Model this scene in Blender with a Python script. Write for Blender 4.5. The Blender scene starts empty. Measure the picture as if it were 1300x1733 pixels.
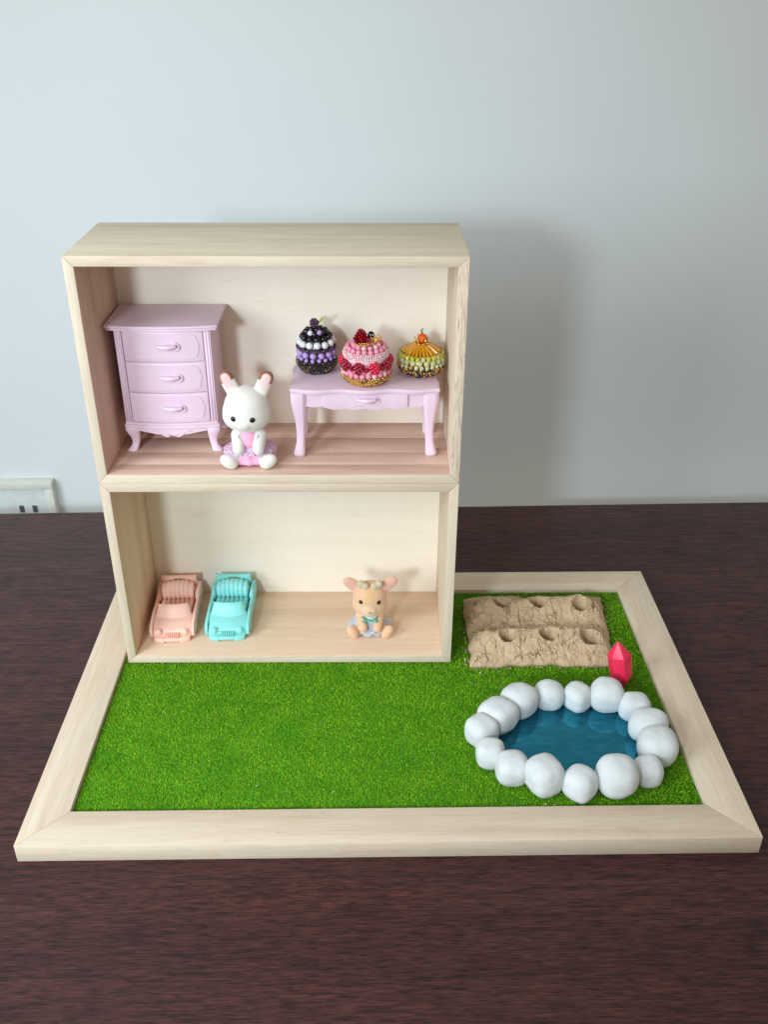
import bpy, bmesh, math, random
import numpy as np
from mathutils import Vector, Matrix, noise

# Everything below is written in centimetres; the last lines bring it to metres.
SC = bpy.context.scene
COL = SC.collection
S = 0.01

# ------------------------------------------------------------------ camera
def cam_axes(p, y, r):
    cy, sy, cp, sp = math.cos(y), math.sin(y), math.cos(p), math.sin(p)
    f = Vector((sy*cp, cy*cp, -sp)); rt = Vector((cy, -sy, 0)); up = rt.cross(f)
    c, s = math.cos(r), math.sin(r)
    return c*rt + s*up, -s*rt + c*up, f
CAM = Vector((-1.104, -35.238, 41.868))
cd = bpy.data.cameras.new('camera'); cam = bpy.data.objects.new('camera', cd); COL.objects.link(cam)
a, b, f = cam_axes(0.51974, 0.01917, 0.00364)
m = Matrix((a, b, -f)).transposed().to_4x4(); m.translation = CAM*S
cam.matrix_world = m
cd.sensor_fit = 'VERTICAL'; cd.sensor_height = 36; cd.lens = 36*1594.34/1733
cd.clip_start = 0.01; cd.clip_end = 50
cd.dof.use_dof = True; cd.dof.focus_distance = 0.60; cd.dof.aperture_fstop = 18
SC.camera = cam

# ------------------------------------------------------------------ light (an indoor photo: lamps, no sky)
w = bpy.data.worlds.new('World'); SC.world = w; w.use_nodes = True
bg = w.node_tree.nodes['Background']
bg.inputs[0].default_value = (1.0, 0.90, 0.78, 1); bg.inputs[1].default_value = 0.42

def area(name, loc, target, power, size, color, shape='DISK', sizey=None):
    l = bpy.data.lights.new(name, 'AREA'); l.energy = power; l.shape = shape; l.size = size*S
    if sizey: l.size_y = sizey*S
    l.color = color
    o = bpy.data.objects.new(name, l); COL.objects.link(o)
    o.location = Vector(loc)*S
    o.rotation_euler = (Vector(target)-Vector(loc)).to_track_quat('-Z', 'Y').to_euler()
    return o
def spot(name, loc, target, power, radius, cone, blend, color):
    l = bpy.data.lights.new(name, 'SPOT'); l.energy = power; l.shadow_soft_size = radius*S
    l.spot_size = math.radians(cone); l.spot_blend = blend; l.color = color
    o = bpy.data.objects.new(name, l); COL.objects.link(o); o.location = Vector(loc)*S
    o.rotation_euler = (Vector(target)-Vector(loc)).to_track_quat('-Z', 'Y').to_euler()
    return o
spot('front_left_lamp_light', (-32, -66, 47), (-11, 16, 13), 15.5, 5.5, 54, 1.0, (0.78, 0.91, 1.0))  # placed by the shadow angles; cone narrowed so the right front stays dim
area('window_light', (-78, -52, 54), (-8, 25, 16), 7.5, 42, (0.80, 0.92, 1.0), 'RECTANGLE', 50)
area('top_left_fill_light', (-70, -10, 130), (-10, 40, 40), 4.5, 80, (0.86, 0.95, 1.0), 'RECTANGLE', 80)  # added soft fill from the top left, brightens the upper wall

SC.view_settings.view_transform = 'Standard'; SC.view_settings.look = 'None'
SC.view_settings.exposure = 0.18; SC.view_settings.gamma = 1.0
SC.render.engine = 'CYCLES'
try:
    SC.cycles.use_denoising = True
    SC.cycles.max_bounces = 10; SC.cycles.diffuse_bounces = 6
except Exception: pass

rnd = random.Random(7)
nrng = np.random.default_rng(5)

# ------------------------------------------------------------------ materials
MATS = {}
def new_mat(name):
    mt = bpy.data.materials.new(name); mt.use_nodes = True
    nt = mt.node_tree; bs = nt.nodes['Principled BSDF']
    MATS[name] = mt
    return mt, nt, bs
def nd(nt, typ, **kw):
    n = nt.nodes.new(typ)
    for k, v in kw.items():
        if hasattr(n, k): setattr(n, k, v)
        else: n.inputs[k].default_value = v
    return n
def coords(nt, scale, rand=True):
    """object coordinates in centimetres, scaled per axis and shifted per object"""
    tc = nd(nt, 'ShaderNodeTexCoord'); mp = nd(nt, 'ShaderNodeMapping')
    nt.links.new(tc.outputs['Object'], mp.inputs['Vector'])
    mp.inputs['Scale'].default_value = tuple(100*s for s in scale)
    if rand:
        oi = nd(nt, 'ShaderNodeObjectInfo'); mm = nd(nt, 'ShaderNodeMath', operation='MULTIPLY')
        mm.inputs[1].default_value = 37.0
        nt.links.new(oi.outputs['Random'], mm.inputs[0])
        nt.links.new(mm.outputs[0], mp.inputs['Location'])
    return mp.outputs['Vector']
def noise_tex(nt, vec, scale, detail=4, rough=0.55, dist=0.0):
    n = nd(nt, 'ShaderNodeTexNoise'); n.inputs['Scale'].default_value = scale
    n.inputs['Detail'].default_value = detail; n.inputs['Roughness'].default_value = rough
    n.inputs['Distortion'].default_value = dist
    nt.links.new(vec, n.inputs['Vector']); return n.outputs['Fac']
def ramp(nt, fac, stops):
    r = nd(nt, 'ShaderNodeValToRGB'); el = r.color_ramp.elements
    while len(el) < len(stops): el.new(0.5)
    for e, (p, c) in zip(el, stops): e.position = p; e.color = (*c, 1)
    nt.links.new(fac, r.inputs[0]); return r.outputs[0]
def mix(nt, fac, A, B, blend='MIX'):
    x = nd(nt, 'ShaderNodeMix', data_type='RGBA', blend_type=blend)
    for sock, v in ((x.inputs[0], fac), (x.inputs[6], A), (x.inputs[7], B)):
        if hasattr(v, 'is_linked'): nt.links.new(v, sock)
        elif isinstance(v, (int, float)): sock.default_value = v
        else: sock.default_value = (*v, 1)
    return x.outputs[2]
def bump(nt, bs, fac, strength, dist_cm):
    bp = nd(nt, 'ShaderNodeBump'); bp.inputs['Strength'].default_value = strength
    bp.inputs['Distance'].default_value = dist_cm*S
    nt.links.new(fac, bp.inputs['Height']); nt.links.new(bp.outputs[0], bs.inputs['Normal'])

def wood(name, light, mid, dark, axis, rough=0.62, streak=0.5, fine=1.0, speck=None):
    mt, nt, bs = new_mat(name)
    along = lambda lo, hi: tuple(lo if i == axis else hi for i in range(3))
    v1 = coords(nt, along(0.05, 0.9)); v2 = coords(nt, along(0.35, 9.0)); v3 = coords(nt, along(0.8, 24.0))
    n1 = noise_tex(nt, v1, 1.0, 3, 0.5, 0.6); n2 = noise_tex(nt, v2, 1.0, 4, 0.6); n3 = noise_tex(nt, v3, 1.0, 2, 0.5)
    c = ramp(nt, n1, [(0.28, dark), (0.5, mid), (0.72, light)])
    f = ramp(nt, n2, [(0.30, (0.72, 0.66, 0.60)), (0.60, (1, 1, 1))])
    c = mix(nt, streak, c, f, 'MULTIPLY')
    f3 = ramp(nt, n3, [(0.25, (0.80, 0.77, 0.73)), (0.5, (1, 1, 1))])
    c = mix(nt, 0.5*fine, c, f3, 'MULTIPLY')
    # faint mineral stains and short dark pores along the grain
    st = noise_tex(nt, coords(nt, along(0.22, 0.75)), 1.0, 4, 0.65, 0.8)
    c = mix(nt, ramp(nt, st, [(0.60, (0, 0, 0)), (0.78, (0.42, 0.42, 0.42))]), c, tuple(x*k for x, k in zip(dark, (0.80, 0.70, 0.62))))
    pr = noise_tex(nt, coords(nt, along(1.4, 16.0)), 1.0, 3, 0.6)
    c = mix(nt, ramp(nt, pr, [(0.66, (0, 0, 0)), (0.74, (0.5, 0.5, 0.5))]), c, tuple(x*.55 for x in dark))
    if speck:
        vs = coords(nt, along(1.1, 17.0)); ns = noise_tex(nt, vs, 1.0, 5, 0.7)
        c = mix(nt, ramp(nt, ns, [(0.49, (0, 0, 0)), (0.63, (1, 1, 1))]), c, speck)
    nt.links.new(c, bs.inputs['Base Color'])
    bs.inputs['Roughness'].default_value = rough
    bs.inputs['Specular IOR Level'].default_value = 0.3
    bump(nt, bs, n3, 0.25, 0.02)
    return mt
PL, PM, PD = (0.75, 0.645, 0.515), (0.71, 0.595, 0.46), (0.65, 0.52, 0.39)
for i, ax in enumerate('xyz'):
    wood('pale_wood_'+ax, PL, PM, PD, i, streak=0.34, fine=0.8)
    wood('rosy_wood_'+ax, (0.78, 0.58, 0.48), (0.73, 0.52, 0.42), (0.60, 0.41, 0.32), i, streak=0.45, fine=0.7)
    wood('honey_wood_'+ax, (0.82, 0.65, 0.49), (0.78, 0.59, 0.43), (0.70, 0.51, 0.35), i, streak=0.25, fine=0.6)
wood('shaded_top_wood', (0.66, 0.58, 0.45), (0.60, 0.52, 0.40), (0.53, 0.45, 0.34), 0, streak=0.45)  # shade on the upper box's top, put into a darker, greyer wood colour
wood('rough_edge_wood', PL, PM, PD, 2, speck=(0.36, 0.25, 0.19))
wood('ply_back', (0.88, 0.80, 0.69), (0.87, 0.785, 0.67), (0.85, 0.76, 0.64), 0, streak=0.05, fine=0.12)

def table_wood():
    mt, nt, bs = new_mat('dark_table_wood')
    v1 = coords(nt, (0.05, 0.5, 0.5), False); v2 = coords(nt, (0.35, 3.6, 3.6), False); v3 = coords(nt, (1.1, 12.0, 12.0), False)
    n1 = noise_tex(nt, v1, 1.0, 3, 0.5, 0.4); n2 = noise_tex(nt, v2, 1.0, 5, 0.65, 0.15); n3 = noise_tex(nt, v3, 1.0, 3, 0.6, 0.1)
    c = ramp(nt, n1, [(0.3, (0.046, 0.0145, 0.0145)), (0.7, (0.070, 0.0235, 0.0205))])
    c = mix(nt, 0.9, c, ramp(nt, n2, [(0.34, (0.40, 0.40, 0.45)), (0.50, (1, 1, 1)), (0.68, (1.5, 1.4, 1.3))]), 'MULTIPLY')
    c = mix(nt, 0.9, c, ramp(nt, n3, [(0.36, (0.28, 0.27, 0.29)), (0.50, (0.92, 0.92, 0.92)), (0.66, (1.4, 1.35, 1.3))]), 'MULTIPLY')
    nt.links.new(c, bs.inputs['Base Color'])
    rr = ramp(nt, n2, [(0.3, (0.55,)*3), (0.7, (0.38,)*3)])
    nt.links.new(rr, bs.inputs['Roughness'])
    bs.inputs['Specular IOR Level'].default_value = 0.34
    bump(nt, bs, n3, 0.40, 0.02)
table_wood()

def simple(name, color, rough=0.5, spec=0.5, var=0.04, nscale=1.5, bmp=0.0, bscale=20.0, bdist=0.01, sss=0.0, sheen=0.0, trans=0.0, coat=0.0, metal=0.0):
    mt, nt, bs = new_mat(name)
    v = coords(nt, (1, 1, 1))
    n = noise_tex(nt, v, nscale, 4, 0.6)
    lo = tuple(max(0, c*(1-var*2)) for c in color); hi = tuple(min(1, c*(1+var*1.5)) for c in color)
    nt.links.new(ramp(nt, n, [(0.3, lo), (0.7, hi)]), bs.inputs['Base Color'])
    bs.inputs['Roughness'].default_value = rough; bs.inputs['Specular IOR Level'].default_value = spec
    bs.inputs['Metallic'].default_value = metal
    if sss:
        bs.inputs['Subsurface Weight'].default_value = sss; bs.inputs['Subsurface Scale'].default_value = 0.15*S
        bs.inputs['Subsurface Radius'].default_value = (1, 0.6, 0.45)
    if sheen: bs.inputs['Sheen Weight'].default_value = sheen
    if trans: bs.inputs['Transmission Weight'].default_value = trans
    if coat: bs.inputs['Coat Weight'].default_value = coat; bs.inputs['Coat Roughness'].default_value = 0.12
    if bmp: bump(nt, bs, noise_tex(nt, v, bscale, 3, 0.6), bmp, bdist)
    return mt
simple('wall_paint', (0.615, 0.662, 0.672), 0.85, 0.2, 0.012, 0.05, 0.12, 3.0, 0.03)
simple('outlet_plastic', (0.60, 0.62, 0.57), 0.5)
simple('outlet_insert', (0.56, 0.62, 0.62), 0.45)
simple('slot_dark', (0.06, 0.075, 0.08), 0.6)
simple('lilac_plastic', (0.77, 0.59, 0.705), 0.36, 0.45, 0.012, 0.8, 0.05, 30, 0.004, sss=0.06)
simple('pink_plastic', (0.97, 0.61, 0.51), 0.42, 0.4, 0.015, 1, 0.06, 30, 0.004, sss=0.15)
simple('turquoise_plastic', (0.29, 0.76, 0.74), 0.42, 0.4, 0.015, 1, 0.06, 30, 0.004, sss=0.15)
simple('stone_clay', (0.64, 0.68, 0.69), 0.9, 0.2, 0.03, 0.9, 0.45, 11, 0.02)
simple('crystal_red', (0.86, 0.03, 0.10), 0.34, 0.4, 0.03, 1.0, 0.05, 20, 0.004, sss=0.1)
simple('dress_pink', (0.88, 0.42, 0.60), 0.85, 0.2, 0.05, 3, 0.4, 40, 0.01, sheen=0.3)
simple('lace_pink', (0.86, 0.74, 0.90), 0.85, 0.2, 0.03, 3, 0.4, 60, 0.01)
simple('dress_blue', (0.50, 0.76, 0.80), 0.85, 0.2, 0.04, 3, 0.4, 40, 0.01, sheen=0.3)
simple('lace_white', (0.80, 0.82, 0.90), 0.85, 0.2, 0.03, 3, 0.4, 60, 0.01)
simple('ribbon_green', (0.16, 0.42, 0.30), 0.5)
simple('eye_black', (0.004, 0.004, 0.005), 0.12, 0.6, 0)
simple('nose_tan', (0.66, 0.36, 0.26), 0.9, 0.1)
simple('antler_cream', (0.66, 0.58, 0.42), 0.9, 0.1, 0.03, 2, 0.3, 40, 0.01, sheen=0.4)
simple('black_bead', (0.007, 0.006, 0.008), 0.16, 0.6, 0)
simple('black_seed', (0.012, 0.008, 0.012), 0.15, 0.8, 0.3, 4)
simple('plum_seed', (0.10, 0.03, 0.09), 0.2, 0.7, 0.4, 5)
simple('white_pearl', (0.74, 0.74, 0.78), 0.22, 0.5, 0.02, coat=0.5)
simple('lavender_bead', (0.46, 0.30, 0.66), 0.3, 0.5, 0.08, 2)
simple('pink_bead', (0.83, 0.28, 0.40), 0.28, 0.5, 0.08, 2, sss=0.1)
simple('pale_pink_bead', (0.86, 0.50, 0.52), 0.25, 0.5, 0.06, 3)
simple('cream_pink', (0.84, 0.52, 0.56), 0.4, 0.4, 0.05, 3)
simple('red_bead', (0.66, 0.012, 0.05), 0.16, 0.6, 0.12, 3)
simple('dark_red_bead', (0.30, 0.004, 0.03), 0.14, 0.6, 0.15, 3)
simple('rose_red', (0.48, 0.006, 0.02), 0.25, 0.5, 0.1, 3)
simple('gold_seed', (0.74, 0.47, 0.12), 0.24, 0.6, 0.15, 4, metal=0.75)
simple('bronze_seed', (0.30, 0.17, 0.07), 0.24, 0.6, 0.4, 5, metal=0.7)
simple('orange_bead', (0.85, 0.16, 0.01), 0.12, 0.6, 0.05, 2, trans=0.25)
simple('amber_bugle', (0.85, 0.40, 0.02), 0.18, 0.6, 0.12, 3, trans=0.2)
simple('lime_bead', (0.60, 0.62, 0.07), 0.15, 0.6, 0.12, 3, trans=0.2)
simple('pale_crystal', (0.80, 0.80, 0.44), 0.12, 0.6, 0.1, 3, trans=0.35)
simple('leaf_green', (0.42, 0.46, 0.14), 0.4)
simple('stem_green', (0.05, 0.26, 0.05), 0.3)
simple('clay_crumb', (0.50, 0.37, 0.23), 0.95, 0.1, 0.15, 4)
simple('turf_back', (0.03, 0.10, 0.01), 0.95, 0.1, 0.2, 4)
simple('base_card', (0.10, 0.07, 0.05), 0.9)

def water_mat():
    mt, nt, bs = new_mat('pond_film')
    v = coords(nt, (0.5, 3.0, 1.0), False)
    n = noise_tex(nt, v, 1.6, 5, 0.65, 0.3)
    nt.links.new(ramp(nt, n, [(0.3, (0.012, 0.17, 0.25)), (0.7, (0.025, 0.23, 0.33))]), bs.inputs['Base Color'])
    n2 = noise_tex(nt, coords(nt, (0.35, 0.6, 1.0), False), 1.3, 5, 0.7, 0.8)
    c = ramp(nt, n, [(0.3, (0.014, 0.16, 0.24)), (0.7, (0.030, 0.26, 0.37))])
    c = mix(nt, 0.40, c, ramp(nt, n2, [(0.30, (0.45, 0.50, 0.60)), (0.62, (1, 1, 1))]), 'MULTIPLY')
    nt.links.new(c, bs.inputs['Base Color'])
    n3 = noise_tex(nt, coords(nt, (1.0, 9.0, 1.0), False), 1.5, 4, 0.7, 0.3)
    nt.links.new(ramp(nt, n3, [(0.45, (0.03,)*3), (0.78, (0.12,)*3)]), bs.inputs['Roughness'])
    bs.inputs['Metallic'].default_value = 0.85; bs.inputs['Specular IOR Level'].default_value = 0.5
    bump(nt, bs, n, 0.05, 0.03)
water_mat()
def attr_mat(name, rough=0.9, sheen=0.5, bmp=0.35, bscale=45, bdist=0.012, sss=0.0, spec=0.2):
    mt, nt, bs = new_mat(name)
    at = nd(nt, 'ShaderNodeVertexColor', layer_name='Col')
    n = noise_tex(nt, coords(nt, (1, 1, 1), False), 6, 4, 0.6)
    c = mix(nt, 0.6, at.outputs['Color'], ramp(nt, n, [(0.3, (0.92, 0.92, 0.92)), (0.7, (1, 1, 1))]), 'MULTIPLY')
    nt.links.new(c, bs.inputs['Base Color'])
    bs.inputs['Roughness'].default_value = rough; bs.inputs['Sheen Weight'].default_value = sheen
    bs.inputs['Specular IOR Level'].default_value = spec
    if sss:
        bs.inputs['Subsurface Weight'].default_value = sss; bs.inputs['Subsurface Scale'].default_value = 0.2*S
    bump(nt, bs, noise_tex(nt, coords(nt, (1, 1, 1), False), bscale, 2, 0.5), bmp, bdist)
attr_mat('flock')
attr_mat('turf', 0.85, 0.0, 0.0, 1, 0.01, spec=0.15)
def soil_mat():
    mt, nt, bs = new_mat('clay_soil')
    v = coords(nt, (1, 1, 1), False)
    at = nd(nt, 'ShaderNodeVertexColor', layer_name='Col')
    n = noise_tex(nt, v, 1.1, 5, 0.6); n2 = noise_tex(nt, v, 9, 5, 0.7)
    c = ramp(nt, n, [(0.3, (0.56, 0.405, 0.25)), (0.7, (0.66, 0.50, 0.33))])
    c = mix(nt, 0.8, c, ramp(nt, n2, [(0.3, (0.74, 0.70, 0.66)), (0.62, (1.05, 1.05, 1.05))]), 'MULTIPLY')
    c = mix(nt, 1.0, c, at.outputs['Color'], 'MULTIPLY')
    nt.links.new(c, bs.inputs['Base Color']); bs.inputs['Roughness'].default_value = 0.95
    bs.inputs['Specular IOR Level'].default_value = 0.15
    bump(nt, bs, n2, 0.6, 0.05)
soil_mat()

# ------------------------------------------------------------------ object helpers
def tag(o, label=None, cat=None, group=None, kind=None):
    if label: o['label'] = label
    if cat: o['category'] = cat
    if group: o['group'] = group
    if kind: o['kind'] = kind
    return o
def wloc(o):
    v = Vector((0, 0, 0))
    while o is not None: v += o.location; o = o.parent
    return v
def root(name, loc, label, cat, group=None):
    o = bpy.data.objects.new(name, None); COL.objects.link(o); o.location = loc
    o.empty_display_size = 0.01
    return tag(o, label, cat, group)
def fin(me, mats, smooth):
    for mm in (mats if isinstance(mats, (list, tuple)) else [mats]): me.materials.append(MATS[mm])
    if smooth == 'auto':
        me.shade_smooth()
        try: me.set_sharp_from_angle(angle=math.radians(38))
        except Exception: pass
    elif smooth: me.shade_smooth()
def mk(name, bm, mats, parent=None, smooth='auto', loc=None):
    """link a bmesh (written in world cm) as one object"""
    me = bpy.data.meshes.new(name)
    off = wloc(parent) if parent else Vector(loc or (0, 0, 0))
    bmesh.ops.recalc_face_normals(bm, faces=bm.faces[:])
    bm.normal_update()
    bmesh.ops.translate(bm, verts=bm.verts, vec=-off)
    bm.to_mesh(me); bm.free(); fin(me, mats, smooth)
    o = bpy.data.objects.new(name, me); COL.objects.link(o); o.parent = parent
    if not parent: o.location = off
    return o
def NB(): return bmesh.new()
def bevel(bm, width, seg=2, ang=30):
    es = [e for e in bm.edges if len(e.link_faces) == 2 and e.calc_face_angle(0) > math.radians(ang)]
    if es: bmesh.ops.bevel(bm, geom=es, offset=width, segments=seg, profile=0.5, affect='EDGES', clamp_overlap=True)
    return bm
def extrude(bm, pts, vec):
    vs = [bm.verts.new(p) for p in pts]; vt = [bm.verts.new(Vector(p)+Vector(vec)) for p in pts]
    n = len(vs); fs = [bm.faces.new(vs), bm.faces.new(vt[::-1])]
    for i in range(n): fs.append(bm.faces.new((vs[i], vt[i], vt[(i+1) % n], vs[(i+1) % n])))
    bmesh.ops.recalc_face_normals(bm, faces=fs)
    return bm
def box(bm, x0, x1, y0, y1, z0, z1):
    return extrude(bm, [(x0, y0, z0), (x1, y0, z0), (x1, y1, z0), (x0, y1, z0)], (0, 0, z1-z0))
def bbox(x0, x1, y0, y1, z0, z1, bv=0.02, seg=2): return bevel(box(NB(), x0, x1, y0, y1, z0, z1), bv, seg)
def lathe(bm, prof, c, seg=32, fx=1.0, fy=1.0, mod=None, close=True):
    rings = []
    for (r, z) in prof:
        rings.append([bm.verts.new((c[0]+fx*r*math.cos(t)*(mod(t, r, z) if mod else 1), c[1]+fy*r*math.sin(t)*(mod(t, r, z) if mod else 1), c[2]+z))
                      for t in [2*math.pi*k/seg for k in range(seg)]])
    for A, B in zip(rings, rings[1:]):
        for k in range(seg): bm.faces.new((A[k], A[(k+1) % seg], B[(k+1) % seg], B[k]))
    if close:
        bm.faces.new(rings[0][::-1]); bm.faces.new(rings[-1])
    return bm
def tube(bm, path, rad, seg=10, flat=None):
    path = [Vector(p) for p in path]; rings = []; n = len(path)
    up = Vector((0, 0, 1))
    worst = lambda ax: max(abs((b_-a_).normalized().dot(ax)) for a_, b_ in zip(path, path[1:]))
    if worst(up) > .93: up = min((Vector((1, 0, 0)), Vector((0, 1, 0))), key=worst)
    for i, p in enumerate(path):
        t = (path[min(i+1, n-1)]-path[max(i-1, 0)]).normalized()
        s = t.cross(up)
        if s.length < 1e-3: s = t.cross(Vector((0, 1, 0)))
        s.normalize(); u = s.cross(t)
        r = rad(i/(n-1)) if callable(rad) else rad
        rings.append([bm.verts.new(p + r*(math.cos(k*2*math.pi/seg)*s + (flat or 1)*math.sin(k*2*math.pi/seg)*u)) for k in range(seg)])
    for A, B in zip(rings, rings[1:]):
        for k in range(seg): bm.faces.new((A[k], A[(k+1) % seg], B[(k+1) % seg], B[k]))
    bm.faces.new(rings[0][::-1]); bm.faces.new(rings[-1])
    return bm
def ell(bm, c, r, rot=None, u=36, v=24):
    if isinstance(r, (int, float)): r = (r, r, r)
    M = Matrix.Translation(Vector(c)) @ (rot.to_4x4() if rot else Matrix.Identity(4)) @ Matrix.Diagonal((*r, 1))
    bmesh.ops.create_uvsphere(bm, u_segments=u, v_segments=v, radius=1.0, matrix=M); return bm
def cap(bm, p0, p1, r0, r1, n=7):
    for i in range(n):
        t = i/(n-1); ell(bm, Vector(p0).lerp(Vector(p1), t), r0+(r1-r0)*t, u=16, v=10)
def blob(name, bm, mat, parent, voxel, smooth_it, colfn):
    """fuse overlapping shapes into one continuous skin, with a colour for each point of it"""
    me = bpy.data.meshes.new('tmp'); bm.to_mesh(me); bm.free()
    o = bpy.data.objects.new('tmp', me); COL.objects.link(o)
    r = o.modifiers.new('r', 'REMESH'); r.mode = 'VOXEL'; r.voxel_size = voxel
    s = o.modifiers.new('s', 'SMOOTH'); s.factor = 0.5; s.iterations = smooth_it
    dg = bpy.context.evaluated_depsgraph_get(); dg.update()
    m2 = bpy.data.meshes.new_from_object(o.evaluated_get(dg))
    bpy.data.objects.remove(o); bpy.data.meshes.remove(me)
    m2.name = name
    ca = m2.color_attributes.new('Col', 'FLOAT_COLOR', 'POINT')
    nv = len(m2.vertices); buf = np.ones((nv, 4), np.float32)
    for i, v in enumerate(m2.vertices): buf[i, :3] = colfn(v.co, v.normal)
    ca.data.foreach_set('color', buf.ravel())
    off = wloc(parent); m2.transform(Matrix.Translation(-off))
    fin(m2, mat, True)
    q = bpy.data.objects.new(name, m2); COL.objects.link(q); q.parent = parent
    return q

# ------------------------------------------------------------------ key dimensions found from the photograph
A_, D_, T_, W_ = 20.257, 26.235, 1.2095, 2.386        # tray half width, depth, height, rail width
G = 0.99                                              # top of the turf
HX, HY, HROT = -17.537, 15.709, -0.01131              # house front left corner
HW, HD, HH, HT = 22.0, 7.85, 13.836, 0.578            # box width, depth, height, board thickness
FL = G + HT + 0.0                                     # floor of the lower box
FU = G + HH + HT                                      # floor of the upper box
ch, sh = math.cos(HROT), math.sin(HROT)
def H(x, y, z): return Vector((HX + ch*x - sh*y, HY + sh*x + ch*y, G + z))

# ------------------------------------------------------------------ setting: wall, table
TR = 0.0185
def tb(x, y, z): return Vector((math.cos(TR)*x - math.sin(TR)*y, math.sin(TR)*x + math.cos(TR)*y, z))
bm = NB(); extrude(bm, [tb(-260, 45.0, -90), tb(260, 45.0, -90), tb(260, 57, -90), tb(-260, 57, -90)], (0, 0, 330))
o = mk('wall', bm, 'wall_paint', None, False); tag(o, kind='structure')
t = root('table', (0, 0, -75), 'dark brown wooden table whose top fills the lower picture under the tray', 'table')
bm = NB(); extrude(bm, [tb(-75, -48, -3.0), tb(75, -48, -3.0), tb(75, 38.75, -3.0), tb(-75, 38.75, -3.0)], (0, 0, 3.0)); bevel(bm, 0.15, 3)
mk('tabletop', bm, 'dark_table_wood', t)
for sx in (-70, 64):
    for sy in (-44, 30):
        mk('leg', bbox(sx, sx+6, sy, sy+6, -75, -3.02, 0.2), 'dark_table_wood', t)

# wall outlet (left of the house, cut by the table edge)
o_ = root('wall_outlet', (-34.0, 44.4, -5.0), 'white electrical wall outlet low on the wall, half hidden behind the table edge', 'outlet')
YW = 44.42
bm = NB()
ox0, ox1, oz0, oz1 = -38.2, -30.9, -11.5, 0.25
for (x0, x1, z0, z1) in ((ox0, ox1, oz1-0.72, oz1), (ox0, ox1, oz0, oz0+0.72), (ox0, ox0+0.8, oz0+.72, oz1-.72), (ox1-0.8, ox1, oz0+.72, oz1-.72)):
    box(bm, x0, x1, YW-1.05, YW+.1, z0, z1)
mk('cover_frame', bevel(bm, 0.08), 'outlet_plastic', o_)
pl = mk('socket_plate', bbox(ox0+.82, ox1-.82, YW-.72, YW+.08, oz0+.74, oz1-.74, .05), 'outlet_insert', o_)
for zc in (-2.75, -7.6):
    for xc in (-34.25, -33.0):
        bm = NB(); box(bm, xc-.24, xc+.24, YW-.735, YW-.6, zc-.38, zc+.38); mk('slot', bm, 'slot_dark', pl)

# ------------------------------------------------------------------ tray: four mitred rails, board and turf
tray = root('wooden_tray', (0, D_/2, 0), 'shallow pale wood tray frame lined with green turf, carrying the whole diorama', 'tray')
e = 0.006
def rail(p, ax):
    bm = NB(); extrude(bm, [(x, y, 0.0) for x, y in p], (0, 0, T_)); bevel(bm, 0.035, 2)
    return mk('rail', bm, 'pale_wood_'+ax, tray)
rail([(-A_+e, 0), (A_-e, 0), (A_-W_-e, W_), (-A_+W_+e, W_)], 'x')
rail([(-A_+e, D_), (-A_+W_+e, D_-W_), (A_-W_-e, D_-W_), (A_-e, D_)], 'x')
rail([(-A_, e), (-A_+W_, W_+e), (-A_+W_, D_-W_-e), (-A_, D_-e)], 'y')
rail([(A_, e), (A_, D_-e), (A_-W_, D_-W_-e), (A_-W_, W_+e)], 'y')
bm = NB(); box(bm, -A_+W_+.08, A_-W_-.08, W_+.08, D_-W_-.08, 0.25, 0.62); mk('base_board', bm, 'base_card', tray, False)
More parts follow.
